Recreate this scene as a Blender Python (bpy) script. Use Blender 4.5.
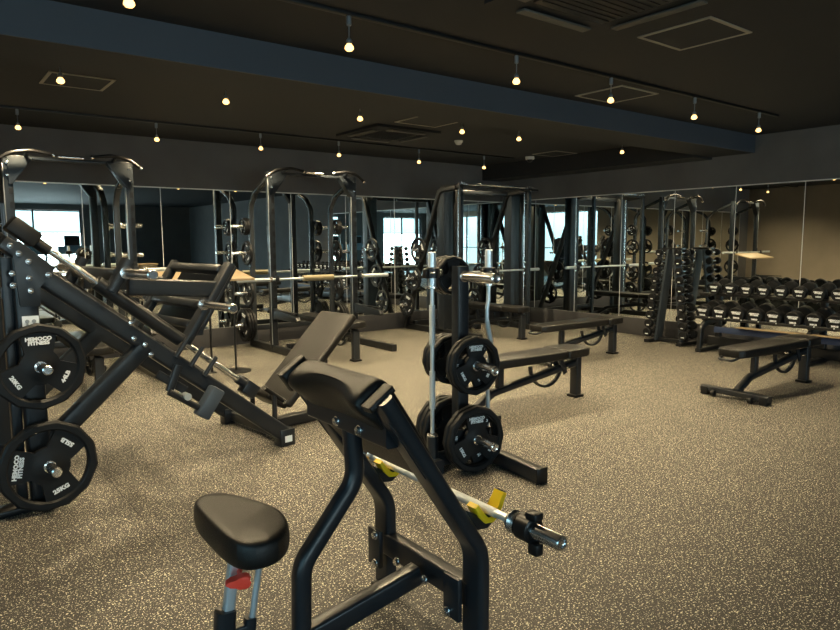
import bpy, bmesh, math, random
from math import sin, cos, pi, radians, atan2, sqrt, hypot
from mathutils import Vector as V, Matrix
for o in list(bpy.data.objects): bpy.data.objects.remove(o)
random.seed(4)
S = bpy.context.scene; C = S.collection

# ------------------------------------------------------------ camera
FPX, YAW, PIT, ROL, CH = 661.2, .65606, .11165, .0053, 1.4
fw = V((sin(YAW)*cos(PIT), cos(YAW)*cos(PIT), -sin(PIT)))
ri = V((cos(YAW), -sin(YAW), 0)); dn = fw.cross(ri)
r2 = ri*cos(ROL)+dn*sin(ROL); d2 = -ri*sin(ROL)+dn*cos(ROL)
cam = bpy.data.objects.new('camera', bpy.data.cameras.new('camera')); C.objects.link(cam)
m = Matrix((r2, -d2, -fw)).transposed().to_4x4(); m.translation = (0, 0, CH); cam.matrix_world = m
cam.data.sensor_width = 36; cam.data.lens = FPX/840*36; cam.data.clip_start = .02; cam.data.clip_end = 200
S.camera = cam
# ------------------------------------------------------------ world and exposure
w = bpy.data.worlds.new('sky'); S.world = w; w.use_nodes = True
nt = w.node_tree; bg = nt.nodes['Background']
tc = nt.nodes.new('ShaderNodeTexCoord'); sx = nt.nodes.new('ShaderNodeSeparateXYZ'); rp = nt.nodes.new('ShaderNodeValToRGB')
nt.links.new(tc.outputs['Generated'], sx.inputs[0]); nt.links.new(sx.outputs['Z'], rp.inputs[0]); nt.links.new(rp.outputs[0], bg.inputs[0])
rp.color_ramp.elements[0].position = 0; rp.color_ramp.elements[0].color = (.62, .68, .70, 1)
rp.color_ramp.elements[1].position = .35; rp.color_ramp.elements[1].color = (.58, .84, 1, 1)
e = rp.color_ramp.elements.new(.03); e.color = (.86, .97, 1, 1)
SKY = 15.0; BULB = 3.2; SPOT = 120.0
bg.inputs[1].default_value = SKY
S.view_settings.view_transform = 'Standard'; S.view_settings.look = 'None'
S.view_settings.exposure = 0.32; S.view_settings.gamma = 1; S.view_settings.use_curve_mapping = False

XE, YN, XW, YS, ZC = 8.5, 8.65, -3.0, -8.0, 2.69

# windows as (x0, x1) along the south wall and (y0, y1) along the west wall
WIN_S = [(-2.6, -.4), (1.9, 4.8)]
WIN_W = [(-7.0, -3.6), (-3.3, 1.95)]
WZ0, WZ1 = .25, 2.5
def portal(loc, rot, sx_, sy_):
    l = bpy.data.lights.new('window_daylight', 'AREA'); l.shape = 'RECTANGLE'; l.size = sx_; l.size_y = sy_; l.cycles.is_portal = True
    o = bpy.data.objects.new('window_daylight', l); C.objects.link(o); o.location = loc; o.rotation_euler = rot
for a, b in WIN_S: portal(((a+b)/2, YS-.1, (WZ0+WZ1)/2), (pi/2, 0, 0), b-a, WZ1-WZ0)
for a, b in WIN_W: portal((XW-.1, (a+b)/2, (WZ0+WZ1)/2), (pi/2, 0, -pi/2), b-a, WZ1-WZ0)

# ------------------------------------------------------------ materials
MATS = {}
def mat(name, col, rough=.5, metal=0., noise=0., nscale=8., bump=0., bscale=60., spec=.5, coat=0., emit=None, estr=0., rvar=0.):
    if name in MATS: return MATS[name]
    m = bpy.data.materials.new(name); m.use_nodes = True; n = m.node_tree; p = n.nodes['Principled BSDF']
    p.inputs['Base Color'].default_value = (*col, 1); p.inputs['Roughness'].default_value = rough; p.inputs['Metallic'].default_value = metal
    p.inputs['Specular IOR Level'].default_value = spec; p.inputs['Coat Weight'].default_value = coat
    tcn = n.nodes.new('ShaderNodeTexCoord')
    if noise or rvar:
        t = n.nodes.new('ShaderNodeTexNoise'); t.inputs['Scale'].default_value = nscale; t.inputs['Detail'].default_value = 5
        n.links.new(tcn.outputs['Object'], t.inputs['Vector'])
        if noise:
            mx = n.nodes.new('ShaderNodeMix'); mx.data_type = 'RGBA'
            mx.inputs['A'].default_value = (*[c*(1-noise) for c in col], 1); mx.inputs['B'].default_value = (*[min(1, c*(1+noise)) for c in col], 1)
            n.links.new(t.outputs['Fac'], mx.inputs['Factor']); n.links.new(mx.outputs['Result'], p.inputs['Base Color'])
        if rvar:
            mr = n.nodes.new('ShaderNodeMapRange'); mr.inputs['To Min'].default_value = rough-rvar; mr.inputs['To Max'].default_value = rough+rvar
            n.links.new(t.outputs['Fac'], mr.inputs['Value']); n.links.new(mr.outputs['Result'], p.inputs['Roughness'])
    if bump:
        t = n.nodes.new('ShaderNodeTexNoise'); t.inputs['Scale'].default_value = bscale; t.inputs['Detail'].default_value = 3
        n.links.new(tcn.outputs['Object'], t.inputs['Vector'])
        b = n.nodes.new('ShaderNodeBump'); b.inputs['Strength'].default_value = bump; b.inputs['Distance'].default_value = .005
        n.links.new(t.outputs['Fac'], b.inputs['Height']); n.links.new(b.outputs['Normal'], p.inputs['Normal'])
    if emit: p.inputs['Emission Color'].default_value = (*emit, 1); p.inputs['Emission Strength'].default_value = estr
    MATS[name] = m; return m
frame = mat('black_powder_coat', (.011, .0138, .018), .32, noise=.15, nscale=3, bump=.06, bscale=300, rvar=.05)
framed = mat('dark_powder_coat', (.006, .007, .0085), .36, noise=.15, nscale=3)
colm = mat('slate_powder_coat', (.012, .015, .019), .30, noise=.1, spec=.4)
silver = mat('silver_coat', (.42, .45, .48), .3, .8, noise=.08)
vinyl = mat('black_vinyl', (.0065, .006, .0055), .40, noise=.2, nscale=5, bump=.25, bscale=420, spec=.38, rvar=.05)
rubber = mat('plate_rubber', (.0065, .0072, .0085), .48, spec=.28, noise=.15, bump=.1, bscale=250)
chrome = mat('chrome', (.8, .8, .8), .22, 1., noise=.03)
satin = mat('satin_steel', (.66, .72, .76), .30, .65, noise=.05)
knurl = mat('knurled_steel', (.6, .66, .70), .38, .6, noise=.05, bump=.5, bscale=900)
bolt = mat('zinc_bolt', (.7, .71, .72), .25, 1., noise=.05)
plastic = mat('black_plastic', (.006, .006, .0065), .35, spec=.35, noise=.1)
yellow = mat('yellow_polyurethane', (.95, .62, .01), .4, noise=.06)
red = mat('red_plastic', (.95, .07, .04), .4, noise=.06)
white = mat('white_print', (.8, .82, .84), .6, noise=.04)
label = mat('label_sticker', (.7, .76, .82), .5, noise=.05)
grey_ink = mat('grey_print', (.22, .26, .3), .6, noise=.04)
plaster = mat('charcoal_plaster', (.125, .118, .115), .8, noise=.28, nscale=2.2, bump=.25, bscale=40)
taupe = mat('taupe_plaster', (.23, .195, .15), .8, noise=.2, nscale=2, bump=.25, bscale=40)
ceilm = mat('black_ceiling_paint', (.0145, .0150, .0165), .75, noise=.12, nscale=2, bump=.1, bscale=80)
beamm = mat('beam_face_daylight_tint', (.066, .076, .094), .7, noise=.1, nscale=2)  # bluish daylight on the beam face put into its colour
basem = mat('dark_skirting_board', (.045, .044, .047), .55, noise=.12, nscale=4)
trimm = mat('aluminium_trim', (.85, .83, .78), .4, .2, noise=.05)
sealm = mat('joint_strip', (.62, .62, .62), .35, .2, noise=.05)
hatchm = mat('hatch_frame_metal', (.42, .38, .31), .45, .3, noise=.05)
railm = mat('black_rail', (.006, .006, .006), .5, noise=.1)
wplast = mat('white_plastic', (.62, .6, .56), .4, noise=.04)
boardm = mat('tan_board', (.30, .23, .14), .35, noise=.1, nscale=6)
tanpad = mat('khaki_foam', (.26, .22, .13), .6, noise=.1)
bulbm = mat('bulb_glow', (1, .8, .5), .4, emit=(1, .55, .17), estr=BULB)
leafm = mat('green_leaf', (.06, .3, .05), .5, noise=.3)
potm = mat('grey_pot', (.35, .35, .35), .6, noise=.1)
paleb = mat('pale_blue_shell', (.25, .4, .5), .4, noise=.1)
navy = mat('navy_vinyl', (.02, .035, .085), .5, noise=.1)

def mirror_mat():
    m = bpy.data.materials.new('mirror_glass'); m.use_nodes = True; p = m.node_tree.nodes['Principled BSDF']
    p.inputs['Base Color'].default_value = (.86, .9, .88, 1); p.inputs['Metallic'].default_value = 1; p.inputs['Roughness'].default_value = 0
    return m
mirror = mirror_mat()
def glass_mat():
    m = bpy.data.materials.new('window_glass'); m.use_nodes = True; n = m.node_tree; n.nodes.remove(n.nodes['Principled BSDF'])
    t = n.nodes.new('ShaderNodeBsdfTransparent'); t.inputs[0].default_value = (.9, .97, .98, 1); g = n.nodes.new('ShaderNodeBsdfGlossy'); g.inputs['Roughness'].default_value = .02
    x = n.nodes.new('ShaderNodeMixShader'); x.inputs[0].default_value = .07
    n.links.new(t.outputs[0], x.inputs[1]); n.links.new(g.outputs[0], x.inputs[2]); n.links.new(x.outputs[0], n.nodes['Material Output'].inputs[0]); return m
glass = glass_mat()
tint = glass_mat(); tint.name = 'tinted_window_film'
for n_ in tint.node_tree.nodes:
    if n_.type == 'BSDF_TRANSPARENT': n_.inputs[0].default_value = (.32, .39, .405, 1)
def floor_mat():
    m = bpy.data.materials.new('speckled_rubber'); m.use_nodes = True; n = m.node_tree; p = n.nodes['Principled BSDF']; L = n.links.new
    tcn = n.nodes.new('ShaderNodeTexCoord')
    def fleck(scale, thr, off, soft=.012):
        mp = n.nodes.new('ShaderNodeMapping'); mp.inputs['Location'].default_value = off; L(tcn.outputs['Object'], mp.inputs[0])
        t = n.nodes.new('ShaderNodeTexNoise'); t.inputs['Scale'].default_value = scale; t.inputs['Detail'].default_value = 1.2; t.inputs['Roughness'].default_value = .4
        L(mp.outputs[0], t.inputs['Vector'])
        r = n.nodes.new('ShaderNodeMapRange'); r.inputs['From Min'].default_value = thr; r.inputs['From Max'].default_value = thr+soft; L(t.outputs['Fac'], r.inputs['Value']); return r
    a = fleck(125, .655, (3, 1, 0), .006); b = fleck(190, .68, (7, 9, 0), .006); c = fleck(80, .60, (17, 2, 0), .03)
    mx = n.nodes.new('ShaderNodeMath'); mx.operation = 'MAXIMUM'; L(a.outputs[0], mx.inputs[0]); L(b.outputs[0], mx.inputs[1])
    g_ = fleck(70, .715, (5, 21, 0), .01); m0 = n.nodes.new('ShaderNodeMath'); m0.operation = 'MAXIMUM'; L(mx.outputs[0], m0.inputs[0]); L(g_.outputs[0], m0.inputs[1]); mx = m0
    base = n.nodes.new('ShaderNodeMix'); base.data_type = 'RGBA'; base.inputs['A'].default_value = (.046, .043, .039, 1); base.inputs['B'].default_value = (.068, .062, .053, 1)
    L(c.outputs[0], base.inputs['Factor'])
    # seams of the rubber sheets
    s = n.nodes.new('ShaderNodeSeparateXYZ'); L(tcn.outputs['Object'], s.inputs[0])
    prev = None
    for ax, per, o in (('X', 1.25, .403), ('Y', 3.0, .12)):
        ad = n.nodes.new('ShaderNodeMath'); ad.operation = 'ADD'; ad.inputs[1].default_value = 100*per+o; L(s.outputs[ax], ad.inputs[0])
        mo = n.nodes.new('ShaderNodeMath'); mo.operation = 'MODULO'; mo.inputs[1].default_value = per; L(ad.outputs[0], mo.inputs[0])
        lt = n.nodes.new('ShaderNodeMath'); lt.operation = 'LESS_THAN'; lt.inputs[1].default_value = .004; L(mo.outputs[0], lt.inputs[0])
        if prev:
            q = n.nodes.new('ShaderNodeMath'); q.operation = 'MAXIMUM'; L(prev.outputs[0], q.inputs[0]); L(lt.outputs[0], q.inputs[1]); prev = q
        else: prev = lt
    fl = n.nodes.new('ShaderNodeMix'); fl.data_type = 'RGBA'; fl.inputs['B'].default_value = (.98, .92, .72, 1); L(mx.outputs[0], fl.inputs['Factor']); L(base.outputs['Result'], fl.inputs['A'])
    se = n.nodes.new('ShaderNodeMix'); se.data_type = 'RGBA'; se.inputs['B'].default_value = (.012, .011, .01, 1); L(prev.outputs[0], se.inputs['Factor']); L(fl.outputs['Result'], se.inputs['A'])
    L(se.outputs['Result'], p.inputs['Base Color']); p.inputs['Roughness'].default_value = .62; p.inputs['Specular IOR Level'].default_value = .4
    bt = n.nodes.new('ShaderNodeTexNoise'); bt.inputs['Scale'].default_value = 260; L(tcn.outputs['Object'], bt.inputs['Vector'])
    b = n.nodes.new('ShaderNodeBump'); b.inputs['Strength'].default_value = .2; b.inputs['Distance'].default_value = .004; L(bt.outputs['Fac'], b.inputs['Height']); L(b.outputs['Normal'], p.inputs['Normal'])
    return m
floorm = floor_mat()

# ------------------------------------------------------------ mesh helpers
def bx(bm, x0, x1, y0, y1, z0, z1, bev=0, M=None, seg=2):
    r = bmesh.ops.create_cube(bm, size=1); vs = r['verts']
    for v in vs: v.co = V(((x0+x1)/2+v.co.x*(x1-x0), (y0+y1)/2+v.co.y*(y1-y0), (z0+z1)/2+v.co.z*(z1-z0)))
    if bev:
        es = list({e for v in vs for e in v.link_edges})
        r = bmesh.ops.bevel(bm, geom=es, offset=bev, segments=seg, affect='EDGES', profile=.5)
        vs = list({v for f in r['faces'] for v in f.verts} | {v for v in vs if v.is_valid})
    if M:
        for v in vs: v.co = M @ v.co
    return vs
def rrect(w, h, r, n=3):
    pts = []
    for cx, cy, a0 in ((w/2-r, h/2-r, 0), (-w/2+r, h/2-r, 90), (-w/2+r, -h/2+r, 180), (w/2-r, -h/2+r, 270)):
        for i in range(n+1):
            a = radians(a0+90*i/n); pts.append((cx+r*cos(a), cy+r*sin(a)))
    return pts
def circ(r, n=14): return [(r*cos(2*pi*i/n), r*sin(2*pi*i/n)) for i in range(n)]
def fillet(pts, r, n=6):
    pts = [V(p) for p in pts]; out = [pts[0]]
    for i in range(1, len(pts)-1):
        a, b, c = pts[i-1], pts[i], pts[i+1]; u = (a-b).normalized(); v = (c-b).normalized()
        ang = u.angle(v)
        if ang > pi-.02: out.append(b); continue
        d = min(r/math.tan(ang/2), (a-b).length*.48, (c-b).length*.48); rr = d*math.tan(ang/2)
        cen = b+(u+v).normalized()*(rr/sin(ang/2)); p0 = b+u*d; p1 = b+v*d
        e0 = (p0-cen); e1 = (p1-cen); th = e0.angle(e1)
        for k in range(n+1):
            t = k/n; out.append(cen+(e0*sin((1-t)*th)+e1*sin(t*th))/sin(th))
    out.append(pts[-1]); return out
def sweep(bm, pts, sec, up=(0, 0, 1), cap=True, scale=None):
    pts = [V(p) for p in pts]; up = V(up); rings = []
    for i, p in enumerate(pts):
        a = (p-pts[i-1]).normalized() if i else None; b = (pts[i+1]-p).normalized() if i < len(pts)-1 else None
        t = (a or b) if (a is None or b is None) else (a+b).normalized()
        sd = up.cross(t)
        if sd.length < 1e-4: sd = V((1, 0, 0)).cross(t)
        sd.normalize(); nn = t.cross(sd)
        k = 1/max(.5, sqrt((1+a.dot(b))/2)) if (a and b) else 1
        # widen only along the bend's own normal
        bend = (b-a) if (a and b) else V((0, 0, 0))
        s = scale[i] if scale else 1
        ring = []
        for (x, y) in sec:
            off = sd*x*s+nn*y*s
            if bend.length > 1e-4:
                bd = bend.normalized(); off += bd*(off.dot(bd))*(k-1)
            ring.append(bm.verts.new(p+off))
        rings.append(ring)
    n = len(sec)
    for i in range(len(rings)-1):
        for j in range(n):
            try: bm.faces.new((rings[i][j], rings[i][(j+1) % n], rings[i+1][(j+1) % n], rings[i+1][j]))
            except ValueError: pass
    if cap:
        bm.faces.new(list(reversed(rings[0]))); bm.faces.new(rings[-1])
def tube(bm, p0, p1, w, h=None, r=.008, up=(0, 0, 1)): sweep(bm, [p0, p1], rrect(w, h or w, min(r, (h or w)*.45, w*.45)), up)
def rod(bm, p0, p1, r, n=16, r1=None):
    sweep(bm, [p0, p1], circ(r, n), (0, 0, 1) if abs((V(p1)-V(p0)).normalized().z) < .95 else (1, 0, 0), scale=[1, (r1/r if r1 else 1)])
def lathe(bm, p0, axis, prof, n=20):
    axis = V(axis).normalized(); up = V((0, 0, 1)) if abs(axis.z) < .9 else V((1, 0, 0)); s = axis.cross(up).normalized(); t = axis.cross(s); rings = []
    for (d, r) in prof:
        rings.append([bm.verts.new(V(p0)+axis*d+(s*cos(2*pi*i/n)+t*sin(2*pi*i/n))*max(r, 1e-5)) for i in range(n)])
    for i in range(len(rings)-1):
        for j in range(n): bm.faces.new((rings[i][j], rings[i][(j+1) % n], rings[i+1][(j+1) % n], rings[i+1][j]))
    bm.faces.new(list(reversed(rings[0]))); bm.faces.new(rings[-1])
def prism(bm, poly, a, b, f, bev=0):
    """poly of (u,v), extruded between offsets a and b, f(u,v,w)->point"""
    A = [bm.verts.new(f(u, v, a)) for u, v in poly]; B = [bm.verts.new(f(u, v, b)) for u, v in poly]; n = len(poly)
    fs = [bm.faces.new(list(reversed(A))), bm.faces.new(B)]
    for i in range(n): bm.faces.new((A[i], A[(i+1) % n], B[(i+1) % n], B[i]))
    if bev:
        es = [e for fc in fs for e in fc.edges]
        bmesh.ops.bevel(bm, geom=es, offset=bev, segments=3, affect='EDGES', profile=.5)
def obj(name, bm, m, parent=None, **kw):
    bmesh.ops.remove_doubles(bm, verts=bm.verts, dist=1e-6)
    bmesh.ops.recalc_face_normals(bm, faces=bm.faces)
    me = bpy.data.meshes.new(name); bm.to_mesh(me); bm.free(); me.materials.append(m)
    for p in me.polygons: p.use_smooth = True
    me.set_sharp_from_angle(angle=radians(35))
    o = bpy.data.objects.new(name, me); C.objects.link(o)
    if parent is not None: o.parent = parent
    for k, v in kw.items(): o[k] = v
    return o
def part(name, m, parent, fn, **kw):
    bm = bmesh.new(); fn(bm); return obj(name, bm, m, parent, **kw)
def thing(name, lab, cat, loc=(0, 0, 0), rz=0, group=None):
    o = bpy.data.objects.new(name, None); C.objects.link(o); o.empty_display_size = .1
    o.location = loc; o.rotation_euler = (0, 0, rz); o['label'] = lab; o['category'] = cat
    if group: o['group'] = group
    return o
def tag(o, lab, cat, group=None):
    o['label'] = lab; o['category'] = cat
    if group: o['group'] = group
    return o
def struct(name, m, fn): return part(name, m, None, fn, kind='structure')
def dup(root, loc=None, rz=None, lab=None, group=None):
    def cp(o, par):
        c = o.copy(); C.objects.link(c)
        if par is not None: c.parent = par
        for ch in list(o.children): cp(ch, c)
        return c
    r = cp(root, None)
    if loc is not None: r.location = loc
    if rz is not None: r.rotation_euler = (0, 0, rz)
    if lab: r['label'] = lab
    if group: r['group'] = group
    return r
TXT = {}
def text(s, size, parent, M, m=white, name='lettering', ext=.0006, sx=1.0):
    key = (s, size, ext, sx, m.name)
    if key not in TXT:
        cu = bpy.data.curves.new('lettering', 'FONT'); cu.body = s; cu.size = size; cu.align_x = 'CENTER'; cu.align_y = 'CENTER'; cu.extrude = ext; cu.offset = size*.06; cu.space_line = .85; cu.resolution_u = 2
        t = bpy.data.objects.new('lettering', cu); C.objects.link(t); bpy.context.view_layer.update()
        me = bpy.data.meshes.new_from_object(t); bpy.data.objects.remove(t); me.transform(Matrix.Diagonal((sx, 1, 1, 1))); me.materials.clear(); me.materials.append(m); TXT[key] = me
    o = bpy.data.objects.new(name, TXT[key]); C.objects.link(o); o.parent = parent; o.matrix_local = M; return o
def front(x, y, z, rot=0):   # text plane facing -Y
    return Matrix.Translation((x, y, z)) @ Matrix.Rotation(pi/2, 4, 'X') @ Matrix.Rotation(rot, 4, 'Z')

# ------------------------------------------------------------ room
struct('floor', floorm, lambda b: bx(b, XW-.2, XE+.3, YS-.2, YN+.3, -.1, 0))
struct('ceiling', ceilm, lambda b: bx(b, XW-.2, XE+.3, YS-.2, YN+.3, ZC, ZC+.1))
def wall_open(name, m, along, c0, c1, wins, flat):
    def fn(b):
        cuts = [c0]+[q for w_ in wins for q in w_]+[c1]
        def seg(a, d, z0, z1):
            if along == 'x': bx(b, a, d, flat-.2, flat, z0, z1)
            else: bx(b, flat-.2, flat, a, d, z0, z1)
        for i in range(0, len(cuts), 2): seg(cuts[i], cuts[i+1], 0, ZC)
        for a, d in wins: seg(a, d, 0, WZ0); seg(a, d, WZ1, ZC)
    return struct(name, m, fn)
wall_open('wall_south', plaster, 'x', XW-.2, XE+.2, WIN_S, YS)
wall_open('wall_west', taupe, 'y', YS, YN, WIN_W, XW)
struct('wall_west', taupe, lambda b: bx(b, XW, -.6, 3.8, YN, 0, ZC))
struct('wall_north', plaster, lambda b: bx(b, XW-.2, XE+.2, YN, YN+.2, 0, ZC))
struct('wall_east', plaster, lambda b: bx(b, XE, XE+.2, YS, YN, 0, ZC))
k = 0
for a, d in WIN_S:
    k += 1
    wf = thing('window_%d' % k, '', '', ((a+d)/2, YS-.1, 0)); wf['kind'] = 'structure'; del wf['label']; del wf['category']; hw = (d-a)/2
    def f1(b):
        for x in [-hw+.025, hw-.025]+([0] if hw > 1 else []): bx(b, x-.025, x+.025, -.03, .03, WZ0, WZ1)
        for z in (WZ0+.025, WZ1-.025, 1.75): bx(b, -hw, hw, -.03, .03, z-.02, z+.02)
    part('window_frame', framed, wf, f1); part('pane', glass, wf, lambda b: bx(b, -hw+.03, hw-.03, -.004, .004, WZ0+.03, 1.74)); part('tinted_pane', tint, wf, lambda b: bx(b, -hw+.03, hw-.03, -.004, .004, 1.76, WZ1-.03))
for a, d in WIN_W:
    k += 1
    wf = thing('window_%d' % k, '', '', (XW-.1, (a+d)/2, 0)); wf['kind'] = 'structure'; del wf['label']; del wf['category']; hw = (d-a)/2
    def f2(b):
        for y in (-hw+.025, -hw*.5, 0, hw*.5, hw-.025): bx(b, -.03, .03, y-.025, y+.025, WZ0, WZ1)
        for z in (WZ0+.025, WZ1-.025, 1.1): bx(b, -.03, .03, -hw, hw, z-.02, z+.02)
    part('window_frame', framed, wf, f2); part('pane', tint, wf, lambda b: bx(b, -.004, .004, -hw+.03, hw-.03, WZ0+.03, WZ1-.03))
# beam across the ceiling, its face coloured bluer to mimic window daylight
struct('trim_1', beamm, lambda b: bx(b, XW, XE, 4.14, 4.155, 2.475, ZC))
struct('trim_2', ceilm, lambda b: bx(b, XW, XE, 4.155, 4.70, 2.475, ZC))
struct('trim_3', ceilm, lambda b: bx(b, 8.05, XE, 4.70, YN, 2.445, ZC))
# mirror plinth and mirrors
struct('baseboard_north', basem, lambda b: bx(b, XW, XE, YN-.04, YN, 0, .25, .004))
struct('baseboard_east', basem, lambda b: bx(b, XE-.04, XE, 2.69, YN-.04, 0, .25, .004))
jn = [round(3.452+.898*i, 3) for i in range(-4, 6)] + [XE-.01]
je = [2.69, 3.515, 4.347, 5.206, 6.07, 6.93, 7.79, YN-.01]
for a, d in zip(jn[:-1], jn[1:]): struct('wall_mirror_north', mirror, lambda b: bx(b, a+.004, d-.004, YN-.012, YN-.001, .25, 2.075))
for a, d in zip(je[:-1], je[1:]): struct('wall_mirror_east', mirror, lambda b: bx(b, XE-.012, XE-.001, a+.004, d-.004, .25, 2.075))
def tn(b):
    bx(b, jn[0], XE-.012, YN-.016, YN-.001, 2.075, 2.089)
def te(b):
    bx(b, XE-.016, XE-.001, je[0], YN-.012, 2.075, 2.089)
struct('trim_4', trimm, tn); struct('trim_5', trimm, te)
struct('trim_6', sealm, lambda b: [bx(b, x-.004, x+.004, YN-.014, YN-.001, .25, 2.075) for x in jn[:-1]])
struct('trim_7', sealm, lambda b: [bx(b, XE-.014, XE-.001, y-.004, y+.004, .25, 2.075) for y in je[:-1]])

# ------------------------------------------------------------ ceiling fittings
def rail(name, y, x0, x1, lab):
    o = part(name, railm, None, lambda b: (bx(b, x0, x1, y-.017, y+.017, ZC-.022, ZC-.001, .003))); tag(o, lab, 'lighting track', 'black lighting tracks'); return o
rail('lighting_track', 3.34, -2.2, 7.3, 'black ceiling lighting track nearest the front, crossing to the right wall')
rail('lighting_track', 5.17, -2.2, 7.0, 'black ceiling lighting track hidden behind the beam')
rail('lighting_track', 7.47, -2.2, 7.6, 'black ceiling lighting track closest to the back mirror wall')
def make_lamp(lab):
    t = thing('pendant_lamp', lab, 'pendant lamp', (0, 0, 0), 0, 'small warm pendant lamps on the ceiling tracks')
    part('track_adapter', silver, t, lambda b: lathe(b, (0, 0, ZC-.075), (0, 0, 1), [(0, .012), (.004, .015), (.05, .015), (.053, .011)], 14))
    part('cord', silver, t, lambda b: rod(b, (0, 0, 2.545), (0, 0, ZC-.07), .0035, 8))
    part('socket', silver, t, lambda b: lathe(b, (0, 0, 2.515), (0, 0, 1), [(0, .017), (.02, .017), (.035, .006)], 14))
    part('bulb', bulbm, t, lambda b: lathe(b, (0, 0, 2.475), (0, 0, 1), [(0, .006), (.004, .018), (.014, .026), (.026, .024), (.04, .014)], 14))
    l = bpy.data.lights.new('lamp_light', 'SPOT'); l.energy = SPOT; l.color = (1, .79, .47); l.spot_size = radians(150); l.spot_blend = .8; l.shadow_soft_size = .03
    o = bpy.data.objects.new('lamp_light', l); C.objects.link(o); o.parent = t; o.location = (0, 0, 2.465)
    return t
lamps = []
rows = [(3.34, [.889, 2.073, 3.425, 4.485, 5.705, 6.91], ['at the top left edge', 'top centre-left, before the blue beam', 'high above the smith machine', 'third in the front row, over the hatch', 'fourth in the front row, right of the hatch', 'last in the front row, by the right wall']),
        (5.17, [.905, 2.065, 3.31, 4.53, 5.35, 7.2], ['beside the left ceiling hatch', 'behind the beam, right of left hatch', 'left of the far air conditioner', 'above the smoke detector', 'left of the ceiling camera', 'low at right, behind the beam']),
        (7.47, [.917, 2.2, 3.39, 4.456, 5.747, 6.986], ['over the left power rack', 'right of the left power rack', 'left of the middle power rack', 'over the middle power rack', 'between the rack and the smith machine', 'over the smith machine'])]
base = None
for y, xs, ls in rows:
    for x, l in zip(xs, ls):
        lab = 'small warm pendant bulb, ' + l
        if base is None: base = make_lamp(lab); base.location = (x, y, 0)
        else: dup(base, (x, y, 0), None, lab)
def hatch(x0, x1, y0, y1, lab):
    t = thing('ceiling_hatch', lab, 'ceiling hatch', ((x0+x1)/2, (y0+y1)/2, ZC), 0, 'square ceiling hatches'); hx = (x1-x0)/2; hy = (y1-y0)/2
    def f(b):
        for s in (-1, 1):
            bx(b, s*hx-.012, s*hx+.012, -hy-.012, hy+.012, -.008, -.001); bx(b, -hx, hx, s*hy-.012, s*hy+.012, -.008, -.001)
    part('hatch_frame', hatchm, t, f); part('hatch_panel', ceilm, t, lambda b: bx(b, -hx+.013, hx-.013, -hy+.013, hy-.013, -.006, -.001))
hatch(3.80, 4.27, 2.15, 2.62, 'thin metal-framed square hatch high on the right ceiling')
hatch(4.85, 5.36, 3.50, 3.98, 'metal-framed hatch behind the second front-row pendant')
hatch(.95, 1.40, 5.80, 6.25, 'metal-framed hatch on the left ceiling with a lamp glowing beside it')
hatch(7.55, 8.0, 6.55, 7.0, 'faint metal-framed hatch near the ceiling camera')
hatch(4.3, 4.85, 5.55, 6.0, 'metal-framed hatch beside the distant ceiling air conditioner')
def cassette(x, y, s, lab):
    t = thing('ceiling_air_conditioner', lab, 'air conditioner', (x, y, ZC), 0, 'ceiling air conditioners'); h = s/2
    def f(b):
        prism(b, [(-h, -h), (h, -h), (h, h), (-h, h)], -.03, -.001, lambda u, v, w_: V((u, v, w_)), 0)
    part('panel', ceilm, t, f)
    part('grille', framed, t, lambda b: (bx(b, -h*.62, h*.62, -h*.62, h*.62, -.036, -.03, .004), [bx(b, -h*.58, h*.58, q*h*.1-.006, q*h*.1+.006, -.04, -.034) for q in range(-5, 6)]))
    for q in range(4):
        M = Matrix.Rotation(q*pi/2, 4, 'Z')
        part('louver', mat('louver_grey', (.09, .085, .075), .5, noise=.1), t, lambda b: bx(b, -h*.6, h*.6, h*.76, h*.9, -.052, -.04, .004, M))
cassette(3.02, 2.25, .95, 'dark ceiling air conditioner cassette at the top edge of the view')
cassette(4.65, 6.65, .9, 'dark ceiling air conditioner cassette above the middle rack')
o = part('smoke_detector', wplast, None, lambda b: lathe(b, (5.75, 6.63, ZC-.001), (0, 0, -1), [(0, .055), (.02, .055), (.03, .045), (.05, .036), (.056, .02)], 20)); tag(o, 'round off-white smoke detector on the dark ceiling', 'smoke detector')
t = thing('dome_camera', 'white dome security camera on the ceiling near the corner', 'security camera', (7.75, 7.25, ZC))
part('housing', wplast, t, lambda b: lathe(b, (0, 0, -.001), (0, 0, -1), [(0, .07), (.035, .07), (.045, .06)], 20)); part('dome', plastic, t, lambda b: lathe(b, (0, 0, -.045), (0, 0, -1), [(0, .05), (.02, .046), (.035, .03), (.042, .008)], 20))

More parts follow.
